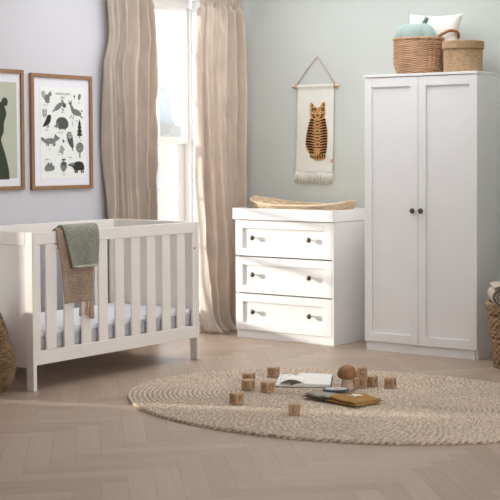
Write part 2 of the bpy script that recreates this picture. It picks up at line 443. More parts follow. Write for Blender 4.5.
# printed sheet: image box in normalised coords (u right 0..1, v down 0..1) measured on the photograph's sheet
PY0, PY1, PZ0, PZ1 = YA + .085, YBp - .064, ZP0 + .078, ZP1 - .084
bm = bmesh.new(); box(bm, LX + .010, LX + .0125, PY0, PY1, PZ0, PZ1)
lay = [0]
def PT(u, v, l): return (LX + .0126 + .00004 * l, PY0 + u * (PY1 - PY0), PZ1 - v * (PZ1 - PZ0))
def shape(pts, mi, sm=True):
    lay[0] += 1; l = lay[0]
    P = catmull([(p[0], p[1], 0) for p in pts], 5) if sm else [Vector((p[0], p[1], 0)) for p in pts]
    Q = [PT(p.x, p.y, l) for p in P]
    f = poly(bm, Q, mi)
def oval(cx, cy, rx, ry, mi, rot=0, n=20):
    lay[0] += 1; l = lay[0]
    poly(bm, [PT(cx + rx * cos(a) * cos(rot) - ry * sin(a) * sin(rot) * .67, cy + (rx * cos(a) * sin(rot) / .67 + ry * sin(a) * cos(rot)), l) for a in [2 * pi * k / n for k in range(n)]], mi)
def bar(x0, y0, x1, y1, w_, mi):
    lay[0] += 1; l = lay[0]; dx, dy = x1 - x0, (y1 - y0) / .67; d = math.hypot(dx, dy); nx, ny = -dy / d * w_, dx / d * w_ * .67
    poly(bm, [PT(x0 + nx, y0 + ny, l), PT(x1 + nx, y1 + ny, l), PT(x1 - nx, y1 - ny, l), PT(x0 - nx, y0 - ny, l)], mi)
K, D, G, LG = 1, 2, 3, 4
def caption(u, v, s, size=.0125):
    Mx = Matrix(((0, 0, 1, LX + .0132), (1, 0, 0, PT(u, v, 0)[1]), (0, 1, 0, PT(u, v, 0)[2]), (0, 0, 0, 1)))
    text_faces(bm, s, size, Mx, 0, 1)
# squirrel
shape([(.07,.13),(.03,.09),(.05,.05),(.10,.055),(.12,.10),(.11,.15)], LG); oval(.155,.13,.06,.045,G); oval(.215,.085,.038,.024,G); bar(.22,.06,.24,.05,.012,G); oval(.16,.165,.05,.018,G)
# rabbit (leaping)
oval(.40,.215,.10,.034,G,-.25); oval(.53,.20,.042,.028,D); shape([(.50,.18),(.46,.14),(.49,.135),(.53,.175)], G); bar(.33,.24,.27,.275,.014,G); bar(.47,.235,.52,.255,.012,G)
# deer
oval(.80,.275,.115,.036,G,.1); shape([(.70,.27),(.655,.19),(.69,.185),(.76,.25)], G); oval(.665,.175,.04,.016,G); bar(.65,.165,.63,.14,.006,D); bar(.68,.165,.70,.14,.006,D)
for a in ((.70,.30,.66,.345),(.74,.305,.72,.35),(.88,.30,.93,.34),(.86,.305,.95,.33)): bar(*a,.009,G)
bar(.91,.265,.94,.25,.012,D)
# leaf sprigs and toadstool top right
oval(.76,.095,.018,.014,D); bar(.76,.10,.765,.13,.006,G); shape([(.86,.14),(.84,.10),(.88,.06),(.90,.10)], G); oval(.90,.095,.012,.028,LG,.5)
# fern
bar(.09,.24,.10,.34,.005,G)
for k in range(4):
    oval(.065,.26+.02*k,.024,.009,LG,.4); oval(.125,.26+.02*k,.024,.009,LG,-.4)
# raven
shape([(.05,.44),(.12,.36),(.16,.315),(.22,.31),(.235,.335),(.21,.39),(.15,.425),(.09,.435)], K); bar(.15,.43,.15,.455,.006,K); bar(.18,.42,.18,.45,.006,K)
# hedgehog
shape([(.34,.41),(.36,.36),(.42,.335),(.53,.335),(.60,.37),(.615,.42),(.57,.455),(.45,.46),(.38,.445)], D); shape([(.385,.385),(.33,.42),(.29,.43),(.33,.445),(.40,.44)], G); bar(.42,.455,.42,.475,.012,G); bar(.54,.455,.54,.475,.012,G)
bar(.70,.37,.72,.43,.008,LG)
# fir tree
for k, (y, r) in enumerate(((.39, .035), (.43, .05), (.475, .062), (.515, .068))): shape([(.87, y - .045), (.87 + r, y + .02), (.87 - r, y + .02)], K, False)
bar(.87, .53, .87, .56, .01, K)
# fox
oval(.21,.595,.115,.032,G); shape([(.11,.58),(.03,.555),(.01,.575),(.06,.60),(.12,.615)], G); shape([(.29,.60),(.30,.545),(.33,.53),(.39,.55),(.42,.565),(.36,.59)], G); bar(.32,.545,.325,.52,.012,D)
for x in (.13,.17,.28,.31): bar(x,.61,x,.65,.011,G)
# owl
shape([(.58,.545),(.60,.50),(.66,.495),(.70,.53),(.72,.60),(.73,.66),(.70,.67),(.63,.63)], D); oval(.645,.535,.05,.032,LG); oval(.63,.53,.008,.006,K); oval(.665,.53,.008,.006,K); bar(.695,.66,.71,.70,.008,D)
oval(.50,.595,.022,.016,D); bar(.50,.60,.505,.615,.008,G)
# oak leaf
shape([(.44,.64),(.49,.66),(.53,.69),(.50,.705),(.48,.75),(.44,.72),(.38,.72),(.42,.69)], LG)
# round tree
oval(.87,.665,.085,.058,G); bar(.87,.66,.87,.78,.012,G); bar(.87,.69,.91,.665,.006,LG); bar(.87,.70,.83,.67,.006,LG)
# mouse / bush
shape([(.08,.90),(.10,.865),(.17,.85),(.26,.86),(.30,.885),(.27,.915),(.16,.925),(.10,.92)], G); oval(.16,.845,.02,.016,D); oval(.22,.845,.02,.016,D)
# acorn
shape([(.44,.85),(.56,.85),(.565,.89),(.50,.935),(.435,.89)], G); oval(.50,.845,.065,.022,D); oval(.50,.80,.045,.01,D); bar(.50,.80,.50,.84,.006,D)
# badger
shape([(.69,.87),(.74,.835),(.84,.82),(.93,.835),(.965,.88),(.95,.915),(.84,.92),(.75,.915)], K); shape([(.74,.84),(.66,.84),(.60,.862),(.67,.875),(.74,.875)], D); bar(.66,.85,.73,.85,.008,LG)
for x in (.76,.80,.90,.94): bar(x,.91,x,.95,.014,K)
caption(.50, .075, 'WOODLAND', .022); caption(.50, .115, 'ABC', .022)
for u, v, s in ((.12,.20,'Squirrel'),(.50,.275,'Rabbit'),(.86,.165,'Leaf'),(.80,.365,'Deer'),(.14,.475,'Raven'),(.43,.50,'Hedgehog'),(.90,.585,'Fir'),(.20,.685,'Fox'),(.58,.60,'Owl'),(.38,.745,'Oak'),(.14,.795,'Mouse'),(.66,.775,'Badger'),(.52,.965,'Acorn')):
    caption(u, v, s)
me_print = build('print', bm, [M_paper] + M_ink, t)

YC0, YC1, ZC0, ZC1 = -2.60, -2.034, 1.128, 1.908
t = thing('framed_print', 'oak framed print of a dark green animal on sage, cut by the left edge', 'picture', (LX, (YC0 + YC1) / 2, ZC0))
frame_parts(t, YC0, YC1, ZC0, ZC1, FW, 0, 0, None)
qy0, qy1, qz0, qz1 = YC0 + .07, YC1 - .056, ZC0 + .078, ZC1 - .083
bm = bmesh.new(); box(bm, LX + .010, LX + .0125, qy0, qy1, qz0, qz1)
def Q(px, py):      # picture coordinates: metres left of the sheet's right edge, metres below its top edge
    return (LX + .0129, qy1 - px, qz1 - py)
sil = [(.10,.62),(.105,.56),(.13,.47),(.16,.39),(.165,.36),(.145,.32),(.14,.26),(.12,.20),(.135,.155),(.115,.15),(.108,.12),(.125,.10),(.15,.105),(.17,.13),(.23,.11),(.29,.13),(.31,.105),(.335,.10),(.35,.12),(.34,.15),(.325,.155),(.34,.20),(.32,.26),(.315,.32),(.30,.36),(.30,.39),(.33,.47),(.355,.56),(.36,.62)]
sil = [(x - .034, y * 1.01) for x, y in sil]
poly(bm, [Q(p.x, p.y) for p in catmull([(a, b, 0) for a, b in sil], 4, False)], 1)
for ex in (.146, .246): poly(bm, [(LX + .0133, qy1 - ex - .006 * cos(a), qz1 - .19 - .006 * sin(a)) for a in [2 * pi * k / 12 for k in range(12)]], 0)
build('print', bm, [M_sagepaper, M_bear], t)

# ------------------------------------------------------------------ cot
KX0, KX1, KY0, KY1, KH = -1.300, -.5326, -2.789, -1.339, .9128
t = thing('cot_bed', 'white slatted wooden cot standing along the left wall', 'cot', ((KX0 + KX1) / 2, (KY0 + KY1) / 2, 0))
LW, LT = .060, .026
for (ya, yb, s) in ((KY0, KY0 + LT, 1), (KY1 - LT, KY1, -1)):
    bm = bmesh.new()
    box(bm, KX0 + LW, KX1 - LW, ya + .006, yb - .006, .13, KH - .075)
    e = build('end_panel', bm, M_cot, t, bevel=.002)
    build('end_rail', B(KX0 + LW, KX1 - LW, ya, yb, KH - .075, KH), M_cot, e, bevel=.003)
    for xa in (KX0, KX1 - LW):
        build('leg', B(xa, xa + LW, ya, yb, 0, KH), M_cot, t, bevel=.003)
for (xa, xb) in ((KX1 - .024, KX1 - .002), (KX0 + .002, KX0 + .024)):
    y0, y1 = KY0 + LT, KY1 - LT
    build('side_rail', B(xa, xb, y0, y1, KH - .072, KH - .0005), M_cot, t, bevel=.003)
    build('side_rail', B(xa, xb, y0, y1, .147, .228), M_cot, t, bevel=.003)
    for k in range(9):
        yc = -2.642 + .1415 * k
        build('slat', B(xa + .004, xb - .004, yc - .038, yc + .038, .228, KH - .072), M_cot, t, bevel=.002)
    for ya in (y0, y1 - .034):
        build('side_stile', B(xa + .002, xb - .002, ya, ya + .034, .228, KH - .072), M_cot, t, bevel=.002)
build('mattress_base', B(KX0 + .03, KX1 - .03, KY0 + .032, KY1 - .032, .185, .205), M_cot, t)
bm = bmesh.new()
for y in (-1.40, -1.40):
    pass
lathe(bm, [(.006, 0), (.006, .004), (.003, .005)], 12, (KX1 - .004, KY1 - .043, .74), mat=Matrix.Rotation(radians(90), 4, 'Y'))
build('bolt_cap', bm, M_knob, t)

t = thing('cot_mattress', 'thin cot mattress in a white fitted sheet lying inside the slatted cot', 'mattress', ((KX0 + KX1) / 2, (KY0 + KY1) / 2, .205))
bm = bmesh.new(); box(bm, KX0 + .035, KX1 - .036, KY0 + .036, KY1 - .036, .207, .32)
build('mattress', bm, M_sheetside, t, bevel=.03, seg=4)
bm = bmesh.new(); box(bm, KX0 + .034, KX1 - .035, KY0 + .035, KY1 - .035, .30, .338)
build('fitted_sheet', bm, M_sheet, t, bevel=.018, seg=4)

# blankets over the front rail
def drape(path, yl, yr, wob, nu=70, nv=110, rib=(0, 0)):
    """path: list of (x, z) from the inner hem over the rail to the outer hem"""
    P = [Vector((a, b, 0)) for a, b in path]; P = catmull(P, 10, False)
    ds = [0]
    for a, b in zip(P, P[1:]): ds.append(ds[-1] + (b - a).length)
    tot = ds[-1]
    def at(s):
        s *= tot
        for i in range(len(P) - 1):
            if s <= ds[i + 1] + 1e-9:
                f = (s - ds[i]) / max(1e-9, ds[i + 1] - ds[i]); return P[i].lerp(P[i + 1], f), (P[i + 1] - P[i]).normalized()
        return P[-1], (P[-1] - P[-2]).normalized()
    def fn(u, v):
        p, tg = at(v); n = Vector((-tg.y, tg.x, 0))      # outward normal in the x-z plane
        n = Vector((tg.y, -tg.x, 0)) if n.x < 0 and v > .6 else n
        z = p.y; h = max(0, .9 - z)
        o = wob * sin(2 * pi * (1.6 * u + .2)) * min(1, h * 5) + .5 * wob * sin(2 * pi * 3.3 * u + 1) * min(1, h * 4)
        o += rib[0] * sin(2 * pi * rib[1] * v)
        x = p.x + (abs(n.x) and (1 if p.x > KX1 - .014 else -1)) * o if z < .9 else p.x
        zz = z + (rib[0] * sin(2 * pi * rib[1] * v) if z >= .9 else 0)
        return (x, yl(z, v) * (1 - u) + yr(z, v) * u, zz)
    bm = bmesh.new(); grid(bm, fn, nu, nv); return bm
xo, xi = KX1 + .0055, KX1 - .0315
t = thing('knitted_blanket', 'oatmeal ribbed blanket with tassels hanging over the front rail of the cot', 'blanket', (KX1, -2.45, .48))
bm = drape([(xi - .004, .84), (xi - .002, .86), (xi - .001, .88), (xi + .006, .917), (KX1 - .013, .9245), (xo - .005, .917), (xo + .002, .88), (xo + .006, .75), (xo + .008, .60), (xo + .007, .485)],
           lambda z, v: -2.603 + .045 * max(0, min(1, (.9 - z) / .42)) * (v > .4), lambda z, v: -2.322 + .004 * sin(9 * z), .004, rib=(.0018, 30))
build('throw', bm, M_beige, t, smooth=True, solid=.009)
for y, l in ((-2.428, .085), (-2.372, .085), (-2.345, .105), (-2.33, .11)):
    bm = bmesh.new()
    lathe(bm, [(.004, 0), (.007, -.012), (.005, -.02), (.009, -.05), (.011, -l), (.004, -l - .003)], 10, (xo + .008, y, .486))
    build('tassel', bm, M_beige, t, smooth=True)
go = .0115
xo2, xi2 = xo + go, xi - go
t = thing('knitted_blanket', 'sage green knitted blanket draped on top of the oatmeal one at the cot rail', 'blanket', (KX1, -2.42, .69))
bm = drape([(xi2 - .006, .83), (xi2 - .003, .86), (xi2 - .001, .89), (xi2 + .008, .932), (KX1 - .013, .941), (xo2 - .008, .932), (xo2 + .003, .885), (xo2 + .009, .80), (xo2 + .010, .70)],
           lambda z, v: -2.562 + .055 * max(0, min(1, (.93 - z) / .24)) * (v > .4), lambda z, v: -2.287 + .006 * sin(16 * z), .005, rib=(.0012, 40))
build('throw', bm, M_green, t, smooth=True, solid=.011)
bm = bmesh.new()
tube(bm, [(xo2 + .015, -2.505 + .0221 * k, .697 + .002 * sin(k * 2)) for k in range(10)], .0085, 8)
build('folded_hem', bm, M_green, t, smooth=True)

# ------------------------------------------------------------------ wall hanging
HY = YB
t = thing('wall_hanging', 'cream fringed fabric wall hanging with a sitting tiger, on a wooden dowel', 'wall hanging', (-.63, HY - .012, 1.13))
bm = bmesh.new(); lathe(bm, [(.0095, -.215), (.011, -.213), (.011, .213), (.0095, .215)], 14, (-.627, HY - .014, 1.868), mat=Matrix.Rotation(radians(90), 4, 'Y'))
build('dowel', bm, M_dowel, t, smooth=False)
bm = bmesh.new(); tube(bm, [(-.805, HY - .014, 1.878), (-.71, HY - .010, 1.99), (-.614, HY - .007, 2.088), (-.53, HY - .010, 1.99), (-.448, HY - .014, 1.876)], .0032, 8)
for x in (-.805, -.448): lathe(bm, [(.0145, -.004), (.0145, .004)], 12, (x, HY - .014, 1.868), mat=Matrix.Rotation(radians(90), 4, 'Y'))
build('hanging_cord', bm, M_cord, t)
bm = bmesh.new()
HX0, HX1, HZ1, HZ0 = -.796, -.458, 1.878, 1.218
def hw(x, z): return .0025 * sin(x * 30 + z * 5) * min(1, (1.87 - z) * 4) + .003 * sin(z * 14) * .5
def hl(z): return (HX0 - .022 * (HZ1 - z) / .66, HX1 - .016 * (HZ1 - z) / .66)
def hfn(u, v):
    z = HZ1 + (HZ0 - HZ1) * v; a, b = hl(z); x = a + (b - a) * u
    o = -.014 * math.exp(-((z - 1.868) / .018) ** 2)
    return (x, HY - .0125 + o * .95 + hw(x, z), z)
grid(bm, hfn, 40, 80)
build('cloth_panel', bm, M_cloth, t, smooth=True, solid=.003)
bm = bmesh.new(); rnd = random.Random(4)
a, b = hl(HZ0)
for k in range(54):
    x = a + (b - a) * (k + .5) / 54; l = .085 + rnd.uniform(-.012, .008); dx = rnd.uniform(-.012, .008)
    tube(bm, [(x, HY - .0125, HZ0 + .004), (x + dx * .4, HY - .0135 + rnd.uniform(-.003, .003), HZ0 - l * .5), (x + dx, HY - .012 + rnd.uniform(-.003, .003), HZ0 - l)], .0032, 5)
build('fringe', bm, M_cloth, t, smooth=True)
# tiger: photo pixels (5x crop of the hanging) -> wall plane
def TG(px, py): return (-.8000 + (px - 38) * (.345 / 180) , HY - .0185, 1.845 - (py - 25) * (.618 / 405))
bm = bmesh.new()
sil = [(104,96),(112,92),(122,108),(136,118),(150,114),(160,98),(170,90),(177,98),(176,120),(178,145),(174,165),(182,200),(187,240),(186,280),(182,320),(178,345),(172,368),(158,376),(130,378),(112,366),(98,345),(84,318),(80,290),(83,258),(90,225),(97,195),(106,170),(102,145),(103,118)]
prism(bm, [TG(p.x, p.y) for p in catmull([(x, y, 0) for x, y in sil], 4)], (0, .003, 0), 0)
def st(pts):
    P = [TG(x, y) for x, y in pts]; prism(bm, [(p[0], p[1] - .0012, p[2]) for p in P], (0, .0015, 0), 1)
for k in range(13):    # flank stripes, left and right of the back
    y = 178 + k * 13.2
    wl = 104 - 22 * sin(min(1, (y - 170) / 130) * pi / 2) + (max(0, y - 300) * .45)
    st([(wl, y - 4.5), (wl + 16, y - 5), (123, y + 2), (127, y + 8), (wl + 14, y + 5), (wl, y + 4)])
    wr_ = 178 + 7 * sin(min(1, (y - 170) / 110) * pi / 2) - max(0, y - 310) * .2
    st([(wr_, y - 5), (wr_ - 13, y - 4.5), (152, y + 2), (149, y + 8), (wr_ - 12, y + 5), (wr_, y + 4.5)])
for k in range(9):
    y = 186 + k * 16; st([(131, y - 4), (146, y - 4), (146, y + 3), (131, y + 3)]) if k % 2 else st([(127, y - 3), (150, y - 3), (150, y + 2), (127, y + 2)])
for x0_, y0_, x1_, y1_ in ((112,122,134,126),(110,130,120,133),(156,124,172,120),(160,132,174,130),(128,118,132,140),(146,116,150,138),(110,150,124,156),(156,156,172,150),(116,162,130,167),(150,167,166,162)):
    st([(x0_, y0_ - 3.4), (x1_, y1_ - 3.4), (x1_, y1_ + 3.4), (x0_, y0_ + 3.4)])
for k in range(7):     # curled tail
    x = 102 + k * 11; st([(x, 350 + 8 * sin(k)), (x + 6, 348 + 8 * sin(k)), (x + 9, 370 - abs(k - 3) * 2), (x + 3, 372 - abs(k - 3) * 2)])
st([(114, 98), (118, 100), (116, 112), (110, 110)]); st([(166, 98), (170, 96), (173, 110), (166, 112)])
st([(132, 152), (148, 152), (140, 163)])
for ex in (118, 156):
    P = [TG(ex + 7 * cos(q), 142 + 5 * sin(q)) for q in [2 * pi * k / 12 for k in range(12)]]
    prism(bm, [(p[0], p[1] - .0016, p[2]) for p in P], (0, .0015, 0), 2)
    P = [TG(ex + 2 + 3.4 * cos(q), 142 + 4 * sin(q)) for q in [2 * pi * k / 12 for k in range(12)]]
    prism(bm, [(p[0], p[1] - .0024, p[2]) for p in P], (0, .0015, 0), 1)
build('tiger_motif', bm, [M_tan, M_black, M_cloth], t)
bm = bmesh.new(); p = TG(206, 380); box(bm, p[0] - .011, p[0] + .011, HY - .0195, HY - .0165, p[2] - .014, p[2] + .014)
build('sewn_tag', bm, M_pink, t)

# ------------------------------------------------------------------ chest of drawers
def knob(bm, x, y, z, r):
    lathe(bm, [(.0065, 0), (.0055, .012), (r * .78, .016), (r, .022), (r * .9, .028), (r * .5, .031), (.001, .0315)], 18, (x, y, z), mat=Matrix.Rotation(radians(90), 4, 'X'))

def shaker(bm, x0, x1, y, z0, z1, sx, sz0, sz1, th=.021, rec=.013):
    """front with a recessed panel; front plane at y, thickness towards +y"""
    box(bm, x0, x0 + sx, y, y + th, z0, z1); box(bm, x1 - sx, x1, y, y + th, z0, z1)
    box(bm, x0 + sx, x1 - sx, y, y + th, z0, z0 + sz0); box(bm, x0 + sx, x1 - sx, y, y + th, z1 - sz1, z1)
    box(bm, x0 + sx, x1 - sx, y + rec, y + th, z0 + sz0, z1 - sz1)

DX0, DX1, DY, DB, DH = -1.0266, -.1176, -.384, .112, .9585
t = thing('chest_of_drawers', 'white three drawer chest with a raised changing top, beside the tall wardrobe', 'chest of drawers', ((DX0 + DX1) / 2, (DY + DB) / 2, 0))
bx0, bx1, by = DX0 + .016, DX1 - .004, DY + .012
bm = bmesh.new()
box(bm, bx0, bx0 + .018, by + .021, DB, 0, .874); box(bm, bx1 - .018, bx1, by, DB, 0, .874)
box(bm, bx0 + .018, bx1 - .018, DB - .01, DB, .03, .874); box(bm, bx0 + .018, bx1 - .018, by + .021, DB - .01, .058, .074)
build('carcass', bm, M_white, t, bevel=.0015)
build('plinth', B(bx0 + .004, bx1 - .018, by + .010, by + .028, 0, .058), M_white, t, bevel=.0015)
for z0, z1 in ((.061, .328), (.337, .600), (.609, .870)):
    bm = bmesh.new(); shaker(bm, bx0, bx1 - .0195, by, z0, z1, .066, .052, .058)
    d = build('drawer', bm, M_white, t, bevel=.0018)
    for fx in (.19, .765):
        bm = bmesh.new(); knob(bm, bx0 + fx * (bx1 - bx0), by + .008, (z0 + z1) / 2 + .004, .0195); build('knob', bm, M_knob, d, smooth=True)
bm = bmesh.new(); r = .020
box(bm, DX0, DX1, DY, DY + r, .876, DH); box(bm, DX0, DX1, DB - r, DB, .876, DH)
box(bm, DX0, DX0 + r, DY + r, DB - r, .876, DH); box(bm, DX1 - r, DX1, DY + r, DB - r, .876, DH)
box(bm, DX0 + r, DX1 - r, DY + r, DB - r, .876, .894)
build('changing_top', bm, M_white, t, bevel=.002)

# rattan changing tray on the chest
t = thing('changing_basket', 'long shallow rattan changing basket lying on top of the white chest of drawers', 'basket', (-.58, -.13, .895))
def tray(u, v):
    a = 2 * pi * u; ca, sa = cos(a), sin(a)
    s = lambda q, n: math.copysign(abs(q) ** n, q)
    ra, rb = .365 + .070 * v ** .7, .155 + .045 * v ** .7
    X = s(ca, .75) * ra; Y = s(sa, .75) * rb
    e = abs(ca)
    top = .086 + (.046 * max(0, -ca) ** 2.0) + .030 * max(0, ca) ** 3
    z = top * v + .0035 * sin(a * 60 + pi * round(v * 8)) * (.2 < v < .98)
    d = 1 + .006 * sin(a * 70 + pi * (int(v * 9) % 2))
    return (-.568 + X * d, -.135 + Y * d, .8965 + z)
bm = bmesh.new(); grid(bm, tray, 280, 18, True)
bo = build('basket_wall', bm, M_tray, t, smooth=True, solid=.008)
bm = bmesh.new(); tube(bm, [tray(k / 80, 1) for k in range(80)], .0085, 8, closed=True); build('rim', bm, M_tray, bo, smooth=True)
bm = bmesh.new(); poly(bm, [Vector(tray(k / 60, 0)) + Vector((0, 0, .004)) for k in range(60)]); build('basket_base', bm, M_tray, t, solid=.006)
for sx in (-1, 1):
    ce = Vector(tray(.5 if sx < 0 else 0, 1))
    bm = bmesh.new(); tube(bm, [ce + Vector((sx * .004, -.05 + .1 * k / 8, .012 * sin(pi * k / 8))) for k in range(9)], .006, 8); build('handle', bm, M_tray, t, smooth=True)

# ------------------------------------------------------------------ wardrobe
RX0, RX1, RY, RB, RH = .153, 1.0398, -.400, .112, 1.8969
t = thing('wardrobe', 'tall white two door wardrobe with small dark knobs, storage baskets on top', 'wardrobe', ((RX0 + RX1) / 2, (RY + RB) / 2, 0))
ry = RY + .004
bm = bmesh.new()
box(bm, RX0 + .002, RX0 + .020, ry + .021, RB, 0, RH - .018); box(bm, RX1 - .020, RX1 - .002, ry + .021, RB, 0, RH - .018)
box(bm, RX0 + .02, RX1 - .02, RB - .008, RB, .03, RH - .018); box(bm, RX0 + .02, RX1 - .02, ry + .021, RB - .008, .062, .08)
build('carcass', bm, M_white, t, bevel=.0015)
build('top_board', B(RX0 - .001, RX1 + .001, RY - .002, RB, RH - .0175, RH), M_white, t, bevel=.002)
build('plinth', B(RX0 + .0205, RX1 - .0205, ry + .012, ry + .030, 0, .060), M_white, t, bevel=.0015)
xm = RX0 + .4335
for a, b, kx in ((RX0 + .002, xm - .0015, xm - .033), (xm + .0015, RX1 - .002, xm + .033)):
    bm = bmesh.new(); shaker(bm, a, b, ry, .064, RH - .021, .058, .062, .064)
    d = build('door', bm, M_white, t, bevel=.0018)
    bm = bmesh.new(); knob(bm, kx, ry, .974, .0195); build('knob', bm, M_knob, d, smooth=True)

# ------------------------------------------------------------------ baskets and cushions on the wardrobe
def woven(a, b, z0, z1, prof, stakes, rows, amp, c, power=1.0, nseg=4, mode=0):
    s = lambda q: math.copysign(abs(q) ** power, q)
    def fn(u, v):
        th = 2 * pi * u; k = prof(v)
        if mode == 2: d = 1 + amp * abs(sin(stakes * th / 2)) ** .7 + .25 * amp * sin(stakes * 1.5 * th + pi * (int(v * rows) % 2)) * abs(sin(pi * v * rows)) ** .5
        elif mode == 0: d = 1 + amp * sin(stakes * th + pi * (int(v * rows) % 2)) * abs(sin(pi * v * rows)) ** .5
        else: d = 1 + amp * (abs(sin(pi * v * rows)) ** .6) + amp * .6 * sin(stakes * th + pi * (int(v * rows) % 2))
        return Vector((c[0] + s(cos(th)) * a * k * d, c[1] + s(sin(th)) * b * k * d, z0 + (z1 - z0) * v))
    bm = bmesh.new(); grid(bm, fn, stakes * nseg, rows * 3, True)
    return bm, fn
ZT = RH + .001
bc = (.455, -.16)
t = thing('wicker_basket', 'brown wicker basket with a loop handle on top of the wardrobe, holding cushions', 'basket', (*bc, ZT))
bm, fn = woven(.168, .150, ZT + .002, ZT + .243, lambda v: .80 + .20 * min(1, v * 3.2) ** .6, 26, 15, .035, bc, .85, 8, 2)
bo = build('basket_wall', bm, M_wick, t, smooth=True, solid=.008)
bm = bmesh.new()
for k in range(80):
    pass
tube(bm, [fn(k / 90, 1) + Vector((0, 0, .003 * sin(k * 1.9))) for k in range(90)], .010, 8, closed=True); build('rim', bm, M_wick, bo, smooth=True)
bm = bmesh.new(); poly(bm, [fn(k / 60, 0) + Vector((0, 0, .003)) for k in range(60)]); build('basket_base', bm, M_wick, t, solid=.004)
bm = bmesh.new()
tube(bm, catmull([Vector(p) for p in ((.600, -.195, 2.130), (.640, -.165, 2.172), (.688, -.130, 2.196), (.718, -.092, 2.182), (.692, -.052, 2.146), (.602, -.062, 2.126))], 6, False), .0105, 8)
build('handle', bm, M_leather, t, smooth=True)

def cushion(bm, w_, h_, d_, M, n=22, pw=.5, pinch=.15):
    for s in (1, -1):
        def fn(u, v):
            x, y = 2 * u - 1, 2 * v - 1
            th = ((1 - x ** 4) * (1 - y ** 4))
            th = max(0, th) ** pw
            k = 1 - pinch * (1 - abs(x) ** 2) * (abs(y) ** 3) ; k2 = 1 - pinch * (1 - abs(y) ** 2) * (abs(x) ** 3)
            return M @ Vector((x * w_ / 2 * k2, s * d_ / 2 * th + .004 * s * sin(5 * x + 3 * y) * th, y * h_ / 2 * k))
        grid(bm, fn, n, n)
    bmesh.ops.remove_doubles(bm, verts=bm.verts, dist=1e-5)
t = thing('cushion', 'cream white cushion propped up at the back of the wicker basket on the wardrobe', 'cushion', (.585, -.085, 2.16))
bm = bmesh.new()
cushion(bm, .45, .30, .10, Matrix.Translation((.512, -.070, 2.182)) @ Matrix.Rotation(radians(-8), 4, 'X') @ Matrix.Rotation(radians(3), 4, 'Y'))
# (the basket narrows: keep the cushion's lower half inside the rim)
build('cover', bm, M_pillow, t, smooth='fix')

t = thing('cushion', 'mint velvet pumpkin shaped cushion with a green stalk, sitting in the wicker basket', 'cushion', (.425, -.215, 2.05))
def pump(u, v):
    th = 2 * pi * u; ph = pi * (v - .5)
    lob = 1 - .20 * (1 - abs(sin(2.5 * th + 2.0)) ** .55)
    r = cos(ph) ** .75 * lob if cos(ph) > 0 else 0
    z = sin(ph) * .118 - .045 * math.exp(-((r) / .28) ** 2) * (1 if v > .5 else -1)
    return (.452 + .163 * r * cos(th), -.205 + .100 * r * sin(th), 2.140 + z)
bm = bmesh.new(); grid(bm, pump, 120, 40, True); build('cover', bm, M_mint, t, smooth='fix')
bm = bmesh.new(); tube(bm, [(.490, -.205, 2.200), (.512, -.205, 2.236), (.533, -.205, 2.266), (.544, -.207, 2.286)], lambda q: .019 - .004 * q, 10)
build('stalk', bm, M_stalk, t, smooth=True)

lc = (.812, -.185)
t = thing('lidded_basket', 'round pale seagrass basket with a flat lid, on the right of the wardrobe top', 'basket', (*lc, ZT))
bm, fn = woven(.130, .130, ZT + .002, ZT + .185, lambda v: .97 + .03 * v, 30, 12, .014, lc)
bo = build('basket_wall', bm, M_grass, t, smooth=True, solid=.006)
bm = bmesh.new(); poly(bm, [fn(k / 60, 0) + Vector((0, 0, .003)) for k in range(60)]); build('basket_base', bm, M_grass, t, solid=.004)
bm, fn = woven(.139, .139, ZT + .160, ZT + .212, lambda v: 1.0, 34, 4, .012, lc)
lid = build('lid', bm, M_grass, t, smooth=True, solid=.005)
bm = bmesh.new(); grid(bm, lambda u, v: (lc[0] + .139 * v * cos(2 * pi * u), lc[1] + .139 * v * sin(2 * pi * u), ZT + .212 + .003 * abs(sin(pi * v * 9)) - .002 * v), 60, 40, True)
build('lid_top', bm, M_grass, lid, smooth='fix', solid=.004)

# ------------------------------------------------------------------ floor baskets
rc = (1.395, -.475)
t = thing('floor_basket', 'chunky woven basket on the floor right of the wardrobe, cut by the picture edge', 'basket', (*rc, 0))
bm, fn = woven(.205, .205, .004, .405, lambda v: .77 + .23 * v, 20, 11, .035, rc, 1, 5, 1)
bo = build('basket_wall', bm, M_chunk, t, smooth=True, solid=.01)
bm = bmesh.new(); tube(bm, [fn(k / 60, 1) for k in range(60)], .016, 8, closed=True); build('rim', bm, M_chunk, bo, smooth=True)
bm = bmesh.new(); poly(bm, [fn(k / 60, 0) + Vector((0, 0, .004)) for k in range(60)]); build('basket_base', bm, M_chunk, t, solid=.004)
def roll(c, R, L, turns=3.2, th=.011, ax=Vector((.555, -.83, 0))):
    side = Vector((.83, .555, 0)); bm = bmesh.new()
    def fn(u, v):
        a = u * turns * 2 * pi; r = .008 + (R - .008) * u
        return Vector(c) + side * (r * cos(a + 1)) + Vector((0, 0, r * sin(a + 1) * 1.0)) + ax * (L * (v - .5) + .006 * sin(a * .7))
    grid(bm, fn, 110, 14); return bm
t = thing('rolled_blanket', 'oatmeal fleece blanket rolled up in the basket beside the wardrobe', 'blanket', (1.33, -.46, .45))
build('fleece', roll((1.285, -.555, .462), .070, .30), M_towel, t, smooth=True, solid=.010)
t = thing('rolled_blanket', 'second rolled fleece at the far side of the chunky basket, cut by the edge', 'blanket', (1.47, -.40, .45))
build('fleece', roll((1.432, -.455, .440), .060, .26), M_towel, t, smooth=True, solid=.010)

